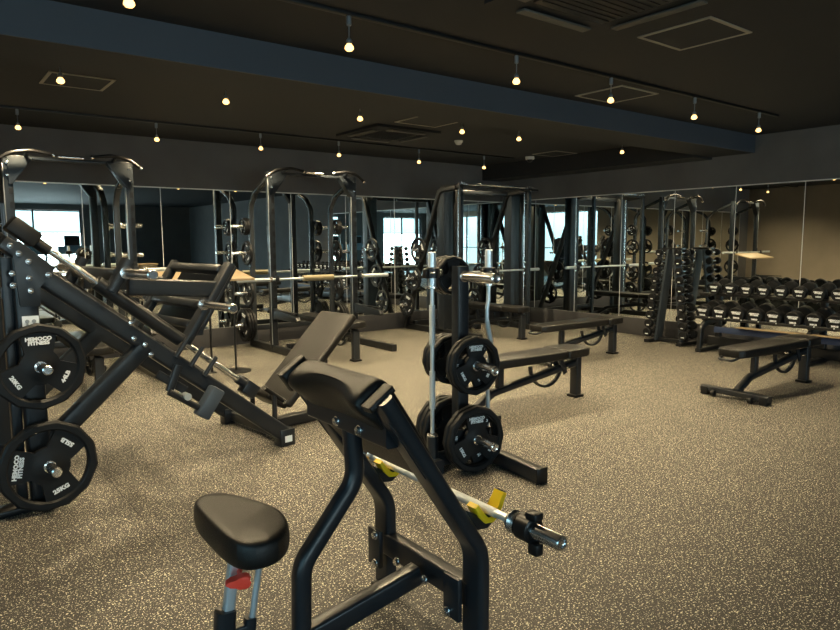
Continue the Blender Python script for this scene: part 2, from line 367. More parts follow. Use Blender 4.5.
# ------------------------------------------------------------ plates
def plate_mesh(R, th=.034, bore=.026):
    bm = bmesh.new()
    rad = [bore, R*.20, R*.27, R*.43, R*.79, R*.83, R*.97, 1.0]
    zf = [th*.62, th*.62, th*.42, th*.36, th*.36, th*.62, th*.62, th*.40]
    angs = []       # (t, kind, ring->angle)
    n = 8
    def ring_ang(sec, i, kind, f):       # f 0 inner..1 outer : half width of window
        half = radians(17+15*f); c = radians(120*sec)
        if kind == 'w': return c-half+2*half*i/n
        a0 = c+half; a1 = c+radians(120)-half; return a0+(a1-a0)*i/n
    cols = [(s, i, k_) for s in range(3) for k_ in 'wa' for i in range(n)]
    fr = [0, 0, 0, 0, 1, 1, 1, 1]
    def outer(a):
        q = (a % radians(30))-radians(15); return R*cos(radians(15))/cos(q)*1.012
    P = {}
    for ri_, r in enumerate(rad):
        for ci, (s, i, k_) in enumerate(cols):
            a = ring_ang(s, i, k_, fr[ri_])
            rr = outer(a) if ri_ == 7 else (outer(a)*.955 if ri_ == 6 else r)
            for sg in (-1, 1): P[ri_, ci, sg] = bm.verts.new((rr*sin(a), -sg*zf[ri_], -rr*cos(a)))
    nc = len(cols)
    def hole(ri_, ci): return ri_ == 3 and cols[ci][2] == 'w'
    for ri_ in range(7):
        for ci in range(nc):
            cj = (ci+1) % nc
            if hole(ri_, ci): continue
            for sg in (-1, 1):
                bm.faces.new((P[ri_, ci, sg], P[ri_, cj, sg], P[ri_+1, cj, sg], P[ri_+1, ci, sg]))
    for ci in range(nc):
        cj = (ci+1) % nc
        for ri_ in (0, 7): bm.faces.new((P[ri_, ci, 1], P[ri_, cj, 1], P[ri_, cj, -1], P[ri_, ci, -1]))
        if hole(3, ci):
            for ri_ in (3, 4): bm.faces.new((P[ri_, ci, 1], P[ri_, cj, 1], P[ri_, cj, -1], P[ri_, ci, -1]))
            if not hole(3, ci-1): bm.faces.new((P[3, ci, 1], P[4, ci, 1], P[4, ci, -1], P[3, ci, -1]))
            if not hole(3, cj): bm.faces.new((P[3, cj, 1], P[4, cj, 1], P[4, cj, -1], P[3, cj, -1]))
    return bm
PL = {}
def plate(R, kg, lb, loc, rz=0, roll=0, lab='', group=None, th=.034, detail=True):
    """plate whose front faces local -Y; roll about its own axis"""
    key = (R, th, detail and kg)
    if key not in PL:
        t = thing('weight_plate', lab, 'weight plate', loc, rz, group)
        obj('disc', plate_mesh(R, th), rubber, t)
        part('hub_ring', chrome, t, lambda b: lathe(b, (0, -th*.66, 0), (0, 1, 0), [(0, .030), (th*1.32, .030)], 20))
        if detail:
            y = -th*.36-.0012
            text('HEMOCO\nFITNESS', R*.115, t, front(0, y, R*.60), sx=1.1)
            text(kg, R*.125, t, front(-R*.52, y, -R*.30, -pi/3), sx=1.15)
            text(lb, R*.125, t, front(R*.52, y, -R*.30, pi/3), sx=1.15)
        PL[key] = t
    else: t = dup(PL[key], loc, None, lab)
    t.rotation_euler = (0, 0, 0); t.matrix_world = Matrix.Translation(loc) @ Matrix.Rotation(rz, 4, 'Z') @ Matrix.Rotation(roll, 4, 'Y')
    if group: t['group'] = group
    elif 'group' in t: del t['group']
    return t

def bolts(parent, pts, axis, r=.013, h=.012, m=bolt):
    for p in pts: part('bolt', m, parent, lambda b: lathe(b, p, axis, [(0, r*1.35), (h*.25, r*1.35), (h*.3, r), (h, r*.95), (h*1.15, r*.55)], 12))

# ------------------------------------------------------------ preacher curl bench
pb = thing('preacher_curl_bench', 'black preacher curl bench with sloped arm pad and round seat in the foreground', 'preacher bench', (1.2, 1.85, 0))
O = V((1.2, 1.85, 0))
def L(*p): return V(p)-O
ov = rrect(.05, .10, .016, 4)
for s, y in ((-1, 1.58), (1, 2.12)):
    def fs(b):
        sweep(b, [p-O for p in fillet([(1.062, y, .942), (1.45, y, .365), (1.45, y, .02)], .16, 8)], ov, (0, 1, 0))
    part('side_frame', frame, pb, fs)
    part('foot_cap', plastic, pb, lambda b: bx(b, 1.45-.055-1.2, 1.45+.055-1.2, y-.033-1.85, y+.033-1.85, 0, .024, .006))
part('cross_beam', frame, pb, lambda b: tube(b, L(1.45, 1.60, .195), L(1.45, 2.10, .195), .055, .09, .01))
part('seat_rail', frame, pb, lambda b: tube(b, L(1.40, 1.85, .18), L(.66, 1.85, .06), .06, .075, .012))
for yy in (1.625, 2.095): part('bracket', frame, pb, lambda b: bx(b, 1.375-1.2, 1.393-1.2, yy-.04-1.85, yy+.04-1.85, .12, .27, .003))
bolts(pb, [L(1.374, 2.08, .252), L(1.374, 2.08, .138), L(1.374, 1.765, .2), L(1.374, 1.935, .2), L(1.374, 1.64, .14)], (-1, 0, 0))
part('front_leg', frame, pb, lambda b: sweep(b, [p-O for p in fillet([(1.13, 1.85, .80), (1.145, 1.85, .60), (.935, 1.85, .36), (.925, 1.85, .02)], .12, 8)], rrect(.06, .06, .022, 4), (0, 1, 0)))
part('foot_cap', plastic, pb, lambda b: bx(b, .925-.04-1.2, .925+.04-1.2, -.04, .04, 0, .024, .006))
part('upper_beam', frame, pb, lambda b: tube(b, L(1.125, 1.60, .81), L(1.125, 2.10, .81), .05, .075, .01))
bolts(pb, [L(1.10, 1.89, .80), L(1.10, 1.75, .80)], (-1, 0, 0))
# arm pad: slab between the side frames, its top end rolled towards the seat, underside scalloped
PU = V((.388, 0, -.577)).normalized(); PN = V((.577, 0, .388)).normalized()
def pad(b):
    o0 = L(1.055, 1.85, .948); ny = 18; rings = []
    poly = [(.03, -.062), (-.004, -.056), (-.018, -.03), (-.020, .0), (-.018, .04), (-.006, .068), (.03, .076), (.20, .074), (.38, .068), (.395, .03), (.38, -.01), (.22, -.02), (.10, -.03)]
    for i in range(ny+1):
        t = i/ny; y = -.243+.486*t; q = abs(2*t-1)
        lift = .040*max(0, 1-(q/.75)**2); sh = 1-.05*max(0, (q-.9)/.1)**2
        rings.append([b.verts.new(o0+PU*(.19+(u-.19)*sh)+PN*(.01+((v+lift if v < -.025 and u < .05 else v)-.01)*sh)+V((0, y, 0))) for u, v in poly])
    n = len(poly)
    for i in range(ny):
        for j in range(n): b.faces.new((rings[i][j], rings[i][(j+1) % n], rings[i+1][(j+1) % n], rings[i+1][j]))
    b.faces.new(rings[0][::-1]); b.faces.new(rings[-1])
o = part('arm_pad', vinyl, pb, pad); md = o.modifiers.new('s', 'SUBSURF'); md.levels = 2; md.render_levels = 2
# rounded vinyl end caps on the tops of the side frames
for y in (1.583,):
    part('end_cap', vinyl, pb, lambda b: prism(b, [(-.010, -.0505), (-.010, .0505), (.012, .0505), (.012, -.0505)], -.0255, .0255, lambda u, v, w_: L(1.062, y, .942)+PU*u+PN*v+V((0, w_, 0)), .006))
for y, sg in ((1.555, -1), (2.145, 1)):
    def sp(b):
        U = PU; N = PN; o0 = L(1.062, y, .942)
        prism(b, [(.07, -.028), (.31, -.028), (.31, .028), (.07, .028)], -.004, .004, lambda u, v, w_: o0+U*u+N*v+V((0, w_, 0)), .001)
    part('side_plate', frame, pb, sp)
U = PU
bolts(pb, [L(1.062, 1.552, .942)+U*.10, L(1.062, 1.552, .942)+U*.275, L(1.45, 1.552, .17)], (0, -1, 0), .014)
part('end_cap', vinyl, pb, lambda b: prism(b, [(-.03, -.056), (-.03, .056), (.05, .056), (.05, -.056)], -.029, .029, lambda u, v, w_: L(1.062, 2.117, .942)+PU*u+PN*v+V((0, w_, 0)), .018))
# bar hooks
HX, HZ = 1.475, .505
for y in (1.555, 2.11):
    def hk(b):
        f = lambda u, v, w_: V((u, w_, v))+L(HX, y, HZ)
        prism(b, [(-.10, -.02), (-.06, -.055), (-.005, -.062), (.03, -.04), (.078, .045), (.062, .055), (.022, -.01), (-.01, -.03), (-.06, .0), (-.11, .03)], -.012, .012, f, .002)
    hkp = part('bar_hook', frame, pb, hk)
    def ln(b):
        f = lambda u, v, w_: V((u, w_, v))+L(HX, y, HZ)
        arc = [(-.056, .035), (-.034, -.004), (-.018, -.022), (.004, -.026), (.020, -.014), (.036, .018), (.056, .052), (.072, .044), (.050, .004), (.034, -.028), (.010, -.042), (-.024, -.038), (-.048, -.014), (-.072, .026)]
        prism(b, arc, -.024, .024, f, .004)
    part('hook_liner', yellow, hkp, ln, label='yellow plastic hook liner')
# seat
SEAT = [(.683, 2.107), (.735, 2.154), (.785, 2.126), (.821, 2.052), (.871, 1.911), (.868, 1.821), (.838, 1.744), (.779, 1.685), (.708, 1.687), (.672, 1.725), (.662, 1.804), (.664, 1.925), (.667, 2.029)]
def seatf(b):
    c = V((sum(p[0] for p in SEAT)/13, sum(p[1] for p in SEAT)/13, 0)); rings = []
    for (z, k_) in ((-.028, .86), (-.026, .97), (.0, 1.01), (.035, 1.0), (.052, .97), (.060, .88), (.062, .60)):
        rings.append([b.verts.new(L(c.x+(x-c.x)*k_, c.y+(y-c.y)*k_, .503+z)) for x, y in SEAT])
    for v in b.verts: v.co.x = L(c.x, 0, 0).x+(v.co.x-L(c.x, 0, 0).x)*1.07; v.co.y = L(0, c.y, 0).y+(v.co.y-L(0, c.y, 0).y)*1.06
    for i in range(len(rings)-1):
        for j in range(13): b.faces.new((rings[i][j], rings[i][(j+1) % 13], rings[i+1][(j+1) % 13], rings[i+1][j]))
    b.faces.new(rings[0][::-1]); b.faces.new(rings[-1])
o = part('seat_pad', vinyl, pb, seatf); md = o.modifiers.new('s', 'SUBSURF'); md.levels = 2; md.render_levels = 2
part('seat_post', satin, pb, lambda b: tube(b, L(.672, 1.85, .20), L(.718, 1.85, .485), .030, .032, .006))
part('guide_rod', satin, pb, lambda b: rod(b, L(.745, 1.84, .18), L(.795, 1.83, .485), .010))
part('post_socket', frame, pb, lambda b: tube(b, L(.655, 1.85, .04), L(.679, 1.85, .30), .055, .06, .018))
part('rod_socket', frame, pb, lambda b: tube(b, L(.735, 1.84, .10), L(.752, 1.84, .255), .035, .035, .01))
part('socket_bridge', frame, pb, lambda b: tube(b, L(.67, 1.85, .22), L(.75, 1.84, .22), .03, .035, .006))
part('base_pad', frame, pb, lambda b: tube(b, L(.62, 1.62, .03), L(.62, 2.08, .03), .07, .055, .01))
def knobf(b):
    c = L(.704, 1.79, .410)
    pts = [(.034*(1+.22*cos(3*2*pi*i/36))*cos(2*pi*i/36), .034*(1+.22*cos(3*2*pi*i/36))*sin(2*pi*i/36)) for i in range(36)]
    ax = V((-.35, -.9, -.1)).normalized(); s = ax.cross(V((0, 0, 1))).normalized(); t_ = ax.cross(s)
    prism(b, [(x, y) for x, y in pts], -.02, .008, lambda u, v, w_: c+s*u*1.0+t_*v*.55+ax*(-w_), .005)
    rod(b, c-ax*.06, c, .008)
part('adjustment_knob', red, pb, knobf, label='red three-lobed knob')

# bar resting on the hooks
def bar_profile(b, y0, y1, x, z, r): rod(b, (x, y0, z), (x, y1, z), r, 18)
bb = thing('barbell', 'short chrome barbell resting in the yellow hooks of the preacher bench', 'barbell', (HX, 1.82, HZ))
part('shaft', satin, bb, lambda b: rod(b, (0, -.46, 0), (0, .46, 0), .014))
part('grip', knurl, bb, lambda b: [rod(b, (0, a, 0), (0, c, 0), .0155) for a, c in ((-.33, -.03), (.03, .33))])
for s in (-1, 1):
    part('collar', chrome, bb, lambda b: lathe(b, (0, s*.40, 0), (0, s, 0), [(0, .018), (.004, .036), (.012, .038), (.02, .030), (.028, .038), (.036, .036), (.04, .026)], 24))
    part('sleeve', chrome, bb, lambda b: lathe(b, (0, s*.44, 0), (0, s, 0), [(0, .0245), (.165, .0245), (.172, .022), (.172, .014), (.168, .012), (.168, .001)], 24))
bb.rotation_euler = (0, 0, 0)
cl = thing('bar_clamp', 'black plastic lock collar on the near end of the preacher bench barbell', 'collar clamp', (HX, 1.335, HZ))
part('ring', plastic, cl, lambda b: lathe(b, (0, .03, 0), (0, -1, 0), [(0, .030), (.003, .043), (.052, .043), (.056, .036), (.056, .0250), (0, .0250)], 24))
part('latch', plastic, cl, lambda b: bx(b, -.02, .02, -.045, .0, .035, .060, .006))
part('lever', plastic, cl, lambda b: bx(b, -.016, .016, -.05, -.01, -.075, -.036, .006))
bb.location.y = 1.84
cl.location.y = 1.365

# ------------------------------------------------------------ leg press
lp = thing('leg_press_machine', 'black plate-loaded 45 degree leg press with chrome guide rods on the left', 'leg press', (1.2, 4.45, 0))
O = V((1.2, 4.45, 0))
def at(t, y, off=0):   # point along the rail: t = x coordinate, off = height above its centre line
    n = V((.805, 0, 1)).normalized(); t -= n.x*off; return V((t, y, .845-.805*(t-1.0)))+n*off-O
NY, FY = 4.05, 4.85
for y in (NY, FY):
    part('rail', frame, lp, lambda b: sweep(b, [at(.47, y), at(1.95, y)], rrect(.07, .105, .018, 3), (0, 0, 1)))
    part('guide_rod', chrome, lp, lambda b: rod(b, at(.53, y+.02, .135), at(1.69, y+.02, .135), .020))
    part('rod_block', frame, lp, lambda b: (bx(b, -.05, .05, -.04, .04, -.045, .045, .006, Matrix.Translation(at(1.71, y+.02, .125)) @ Matrix.Rotation(radians(39), 4, 'Y')), rod(b, at(1.63, y+.02, .135), at(1.68, y+.02, .135), .028)))
    part('rubber_stop', rubber, lp, lambda b: (bx(b, -.075, .075, -.045, .045, -.042, .042, .012, Matrix.Translation(at(.487, y+.01, .135)) @ Matrix.Rotation(radians(39), 4, 'Y')), rod(b, at(.54, y+.02, .13), at(.60, y+.02, .13), .030)))
    part('post', frame, lp, lambda b: tube(b, (.49-1.2, y-4.45, 0), (.47-1.2, y-4.45, 1.30), .075, .105, .015))
    part('rear_post', frame, lp, lambda b: tube(b, (.40-1.2, y-4.45+.02, 0), (.40-1.2, y-4.45+.02, 1.30), .05, .05, .01))
    part('stop_bracket', frame, lp, lambda b: bx(b, -.06, .06, -.05, .05, -.035, .035, .008, Matrix.Translation(V((.43, y, 1.345))-O) @ Matrix.Rotation(radians(39), 4, 'Y')))
    part('floor_foot', plastic, lp, lambda b: bx(b, .28-1.2, .57-1.2, y-4.45-.06, y-4.45+.06, 0, .03, .005))
    part('brace', frame, lp, lambda b: tube(b, (1.06-1.2, y-4.45, .79), (.53-1.2, y-4.45, .30), .07, .10, .015))
    sg = -1 if y == NY else 1
    part('gusset_plate', frame, lp, lambda b: prism(b, [(.42, 1.37), (.455, 1.385), (.61, 1.245), (.535, 1.15), (.53, 1.05), (.44, 1.05)], -.005, .005, lambda u, v, w_: V((u-1.2, y-4.45+sg*.045+w_, v-.0)), .001))
    part('end_foot', frame, lp, lambda b: bx(b, 1.90-1.2, 2.01-1.2, y-4.45-.045, y-4.45+.045, 0, .12, .006))
    for i in range(3):
        part('stop_peg', frame, lp, lambda b: rod(b, at(1.215+.085*i, y-.045, .03), at(1.295+.085*i, y-.045, .165), .014))
    part('bearing_sleeve', mat('black_tube', (.012, .013, .015), .3, noise=.1), lp, lambda b: rod(b, at(.82, y+.02, .135), at(1.27, y+.02, .135), .042, 20))
    part('carriage_arm', frame, lp, lambda b: tube(b, V((.885, y, 1.11))-O, V((.99, y, 1.285))-O, .06, .085, .015, (0, 1, 0)))
    part('carriage_arm', frame, lp, lambda b: tube(b, V((1.29, y, .78))-O, V((1.60, y, 1.26))-O, .05, .085, .012, (0, 1, 0)))
    part('carriage_beam', frame, lp, lambda b: tube(b, V((.98, y, 1.135))-O, V((1.49, y, 1.105))-O, .05, .10, .012))
    for (px, pz) in ((.962, 1.215), (1.40, 1.015)):
        part('plate_peg', chrome, lp, lambda b: lathe(b, V((px, y+sg*.03, pz))-O, (0, sg, 0), [(0, .036), (.02, .036), (.022, .024), (.36, .024), (.362, .029), (.382, .029), (.388, .022)], 20))
bolts(lp, [V((x, NY-.052, z))-O for x, z in ((.415, 1.36), (.45, 1.32), (.415, 1.22), (.415, 1.16), (.49, 1.28), (.487, 1.195), (.49, 1.13), (.575, 1.21), (.97, .93), (.98, .84), (1.04, .80), (1.07, .74))], (0, -1, 0), .011)
for nm_, p_, q_, w_ in (('cross_member', (.49, NY, .12), (.49, FY, .12), .07), ('upper_cross_member', (.40, NY, 1.12), (.40, FY, 1.12), .06), ('end_cross_member', (1.98, NY, .06), (1.98, FY, .06), .07), ('centre_member', (2.0, 4.45, .045), (2.62, 4.45, .045), .08)):
    part(nm_, frame, lp, lambda b: tube(b, V(p_)-O, V(q_)-O, w_, w_))
M42 = Matrix.Rotation(radians(-31.3), 4, 'Y')
def fp(b):
    # foot plate between the carriage arms, with lips
    o0 = V((1.455, 4.45, .985))-O
    bx(b, -.012, .012, -.36, .36, -.16, .30, .004, Matrix.Translation(o0+V((.05, 0, 0))) @ Matrix.Rotation(radians(31.3), 4, 'Y'))
part('foot_plate', frame, lp, fp)
def cb(b):
    for z0 in (-.14, .0, .26):
        bx(b, -.06, .0, -.36, .36, z0-.025, z0+.025, .006, Matrix.Translation(V((1.455, 4.45, .985))-O) @ Matrix.Rotation(radians(31.3), 4, 'Y'))
part('plate_crossbar', frame, lp, cb)
part('carriage_crossbar', frame, lp, lambda b: tube(b, V((.94, NY, 1.20))-O, V((.94, FY, 1.20))-O, .07, .07))
part('lower_crossbar', frame, lp, lambda b: tube(b, V((1.38, NY, .86))-O, V((1.38, FY, .86))-O, .06, .08))
# safety handle under the near rail
def sh(b):
    bx(b, 1.385-1.2, 1.475-1.2, 3.93-4.45, 4.0-4.45, .36, .56, .014)
part('handle_block', mat('blue_grey_block', (.05, .065, .085), .4, noise=.1), lp, lambda b: bx(b, -.045, .045, -.04, .04, -.10, .10, .014, Matrix.Translation(V((1.39, 3.97, .41))-O) @ Matrix.Rotation(radians(35), 4, 'Y')))
part('safety_lever', frame, lp, lambda b: (rod(b, V((1.15, 3.97, .51))-O, V((1.34, 3.97, .375))-O, .020), tube(b, V((1.16, 3.99, .51))-O, V((1.22, 3.99, .66))-O, .03, .045), tube(b, V((1.10, 4.0, .62))-O, V((1.26, 4.0, .50))-O, .02, .05)))
part('safety_hub', satin, lp, lambda b: rod(b, V((1.25, 3.94, .47))-O, V((1.25, 4.03, .47))-O, .022))
# seat, back pad and handles
A_, B_ = V((2.10, 4.45, .21)), V((2.72, 4.45, .85)); dd = (B_-A_).normalized(); nn = V((-dd.z, 0, dd.x))
def bp(b):
    Mx = Matrix((dd, V((0, 1, 0)), -nn if nn.z < 0 else nn)).transposed().to_4x4(); Mx.translation = (A_+B_)/2-O
    bx(b, -.44, .44, -.22, .22, -.03, .03, .022, Mx, 4)
part('back_pad', vinyl, lp, bp)
part('back_support', frame, lp, lambda b: (tube(b, V((2.55, 4.45, .05))-O, V((2.55, 4.45, .60))-O, .06, .06), tube(b, V((2.14, 4.45, .18))-O, V((2.70, 4.45, .77))-O, .05, .04)))
part('seat_pad', vinyl, lp, lambda b: bx(b, -.10, .10, -.16, .16, -.035, .035, .024, Matrix.Translation(V((2.05, 4.43, .27))-O) @ Matrix.Rotation(radians(38), 4, 'Y'), 4))
for y, gx, gz in ((4.20, 1.97, .335), (4.56, 2.0, .35)):
    hp = part('hand_grip', plastic, lp, lambda b: rod(b, V((gx-.07, y, gz+.055))-O, V((gx+.07, y, gz-.055))-O, .016))
    part('grip_end', chrome, hp, lambda b: [rod(b, V((gx-s_*.07, y, gz+s_*.055))-O, V((gx-s_*.085, y, gz+s_*.067))-O, .019) for s_ in (1, -1)])
    part('grip_stem', frame, hp, lambda b: tube(b, V((gx, y, .07))-O, V((gx, y, gz))-O, .03, .03))
part('label', label, lp, lambda b: bx(b, 1.93-1.2, 1.985-1.2, NY-4.45-.047, NY-4.45-.0452, .03, .075))
lbl = part('instruction_sticker', label, lp, lambda b: bx(b, .445-1.2, .52-1.2, NY-4.45-.0405, NY-4.45-.039, .86, 1.0))
def pic(b):
    y = NY-4.45-.0425
    for cx in (.467, .497):
        lathe(b, (cx-1.2, y+.001, .972), (0, -1, 0), [(0, .010), (.001, .010)], 12); bx(b, cx-1.2-.005, cx-1.2+.005, y-.0005, y+.001, .94, .965)
    bx(b, .448-1.2, .517-1.2, y-.0005, y+.001, .929, .933); bx(b, .452-1.2, .512-1.2, y-.0005, y+.001, .895, .900, 0); bx(b, .452-1.2, .49-1.2, y-.0005, y+.001, .875, .88)
part('pictogram', grey_ink, lbl, pic)
for i, (x, z) in enumerate(((.49, .745), (.50, .225))):
    part('storage_peg', chrome, lp, lambda b: lathe(b, V((x, NY-.04, z))-O, (0, -1, 0), [(0, .030), (.05, .030), (.052, .024), (.225, .024), (.23, .018)], 20))
part('storage_peg', chrome, lp, lambda b: lathe(b, V((.44, FY+.04, .50))-O, (0, 1, 0), [(0, .030), (.05, .030), (.052, .024), (.225, .024), (.23, .018)], 20))
# turn the finished machine a few degrees about its near post
ANG = radians(6); LP0 = V((.47, 3.95, 0))
def lpmap(p): return V((1.027*p.x-.495, p.y-4.05, p.z+(.0369-.0228*p.x)*min(1, max(0, p.z)/.3)))
for o in lp.children_recursive:
    if o.type == 'MESH':
        for v in o.data.vertices: v.co = lpmap(v.co+O)
lp.location = LP0; lp.rotation_euler = (0, 0, ANG)
def lpw(x, y, z): return LP0+Matrix.Rotation(ANG, 3, 'Z') @ lpmap(V((x, y, z)))
plate(.222, '20KG', '44LB', lpw(.49, 3.93, .745), ANG, 0, 'upright black 20 kg plate on the upper storage peg of the leg press')
plate(.238, '25KG', '55LB', lpw(.50, 3.93, .225), ANG, radians(-80), 'larger black 25 kg plate on the lower leg press peg, lettering turned sideways')
plate(.222, '20KG', '44LB', lpw(.44, 4.98, .50), ANG, 2.0, 'black plate on the far side peg of the leg press, cut by the left edge')

# ------------------------------------------------------------ weight tree
wt = thing('plate_tree', 'black plate storage tree with chrome pegs behind the preacher bench', 'weight rack', (2.66, 3.05, 0), radians(-7))
def tw(x, y, z): return V((2.66, 3.05, 0))+Matrix.Rotation(radians(-7), 3, 'Z') @ V((x-2.66, y-3.05, z))
part('post', frame, wt, lambda b: tube(b, (0, 0, .05), (0, 0, 1.245), .08, .08, .01))
part('base_foot', frame, wt, lambda b: tube(b, (.21, .45, .045), (.21, -.53, .045), .07, .085, .008))
part('base_foot', frame, wt, lambda b: tube(b, (-.22, .45, .045), (-.22, -.10, .045), .07, .085, .008))
part('base_beam', frame, wt, lambda b: tube(b, (-.30, 0, .06), (.24, 0, .06), .08, .07, .008))
part('foot_cap', plastic, wt, lambda b: bx(b, .17, .25, -.537, -.525, .0, .095, .003))
def peg(par, p, s, l=.34, r=.024): part('peg', chrome, par, lambda b: lathe(b, p, (0, s, 0), [(0, .034), (.012, .034), (.014, r), (l-.02, r), (l-.018, r+.002), (l, r+.002), (l+.004, r*.8), (l+.001, r*.5)], 20))
for z in (1.185, .655, .205):
    for s in (-1, 1): peg(wt, (0, s*.04, z), s, .32, .024 if z < 1 else .030)
for sgn, x in ((-1, -.215), (1, .20)):
    part('bar_holder', frame, wt, lambda b: (lathe(b, (x, -.02, .05), (0, 0, 1), [(0, .035), (.17, .035), (.17, .0285), (.02, .0285)], 18), tube(b, (x, -.02, .10), (0, -.02, .10), .03, .03)))
bolts(wt, [(.246, -.30, .05)], (1, 0, 0), .01)
gp = 'plates stored on the tree'
plate(.178, '10KG', '22LB', tw(2.66, 2.89, .655), radians(-7), 0, 'black plate on the front middle peg of the tree, outermost of its pair', th=.03)
plate(.178, '10KG', '22LB', tw(2.66, 2.93, .655), radians(-7), .4, 'black plate on the front middle peg of the tree, innermost of its pair', th=.03)
plate(.202, '15KG', '33LB', tw(2.66, 2.88, .205), radians(-7), 0, 'black plate on the front bottom peg of the tree, outermost of its pair', th=.032)
plate(.202, '15KG', '33LB', tw(2.66, 2.925, .205), radians(-7), .5, 'black plate on the front bottom peg of the tree, innermost of its pair', th=.032)
for i in range(3): plate(.160, '10KG', '22LB', tw(2.66, 3.15+.04*i, .655), pi-radians(7), .3*i, 'black plate on the rear middle peg of the tree, %s from the post' % ['first', 'second', 'third'][i], th=.03)
for i in range(3): plate(.202, '15KG', '33LB', tw(2.66, 3.16+.045*i, .205), pi-radians(7), .3*i, 'black plate on the rear bottom peg of the tree, %s from the post' % ['first', 'second', 'third'][i], th=.032)
for i in range(4): plate(.122, '5KG', '11LB', tw(2.66, 3.13+.035*i, 1.185), pi-radians(7), .3*i, 'small black plate on the rear top peg of the tree, %s from the post' % ['first', 'second', 'third', 'fourth'][i], th=.026)

vb = thing('straight_bar', 'short straight steel bar standing upright left of the plate tree post', 'barbell', tw(2.445, 3.03, 0))
part('shaft', satin, vb, lambda b: rod(b, (0, 0, .24), (0, 0, 1.12), .0125))
for z0, z1 in ((.39, .62), (.78, 1.02)): part('grip', knurl, vb, lambda b: rod(b, (0, 0, z0), (0, 0, z1), .018))
for z, s in ((.235, -1), (1.12, 1)):
    part('collar', chrome, vb, lambda b: lathe(b, (0, 0, z), (0, 0, s), [(0, .022), (.003, .034), (.012, .034), (.016, .022)], 20))
    part('sleeve', satin, vb, lambda b: lathe(b, (0, 0, z), (0, 0, s), [(.012, .0245), (.165 if s < 0 else .21, .0245), (.17 if s < 0 else .215, .02)], 20))
def clampv(loc, lab):
    c = thing('bar_clamp', lab, 'collar clamp', loc)
    part('ring', plastic, c, lambda b: lathe(b, (0, 0, -.035), (0, 0, 1), [(0, .028), (.003, .045), (.06, .045), (.065, .036), (.065, .0250), (0, .0250)], 20))
    part('latch', plastic, c, lambda b: bx(b, -.06, -.03, -.02, .02, -.035, .02, .006))
    part('lever', plastic, c, lambda b: bx(b, .02, .062, -.03, 0, -.02, .015, .006))
    part('chrome_pin', chrome, c, lambda b: (rod(b, (-.05, -.045, .0), (-.02, -.05, .0), .006), rod(b, (.02, -.05, -.012), (.045, -.04, .012), .006)))
clampv(tw(2.445, 3.03, 1.215), 'black lock collar on the straight upright bar')
ez = thing('curl_bar', 'zigzag steel curl bar standing upright right of the plate tree post', 'barbell', tw(2.86, 3.03, 0))
zz = [(0, 0, .22), (0, 0, .42), (-.012, 0, .50), (-.012, 0, .56), (.030, 0, .72), (-.012, 0, .90), (-.012, 0, .98), (0, 0, 1.03), (0, 0, 1.12)]
part('shaft', satin, ez, lambda b: sweep(b, fillet(zz, .05, 4), circ(.0135), (0, 1, 0)))
part('grip', knurl, ez, lambda b: [sweep(b, [zz[i], zz[i+1]], circ(.0158), (0, 1, 0)) for i in (2, 3, 4)])
for z, s in ((.235, -1), (1.12, 1)):
    part('collar', chrome, ez, lambda b: lathe(b, (0, 0, z), (0, 0, s), [(0, .02), (.003, .038), (.012, .038), (.016, .022)], 20))
    part('sleeve', satin, ez, lambda b: lathe(b, (0, 0, z), (0, 0, s), [(.012, .0245), (.165 if s < 0 else .22, .0245), (.17 if s < 0 else .225, .02)], 20))
clampv(tw(2.86, 3.03, 1.205), 'black lock collar on the upright curl bar')

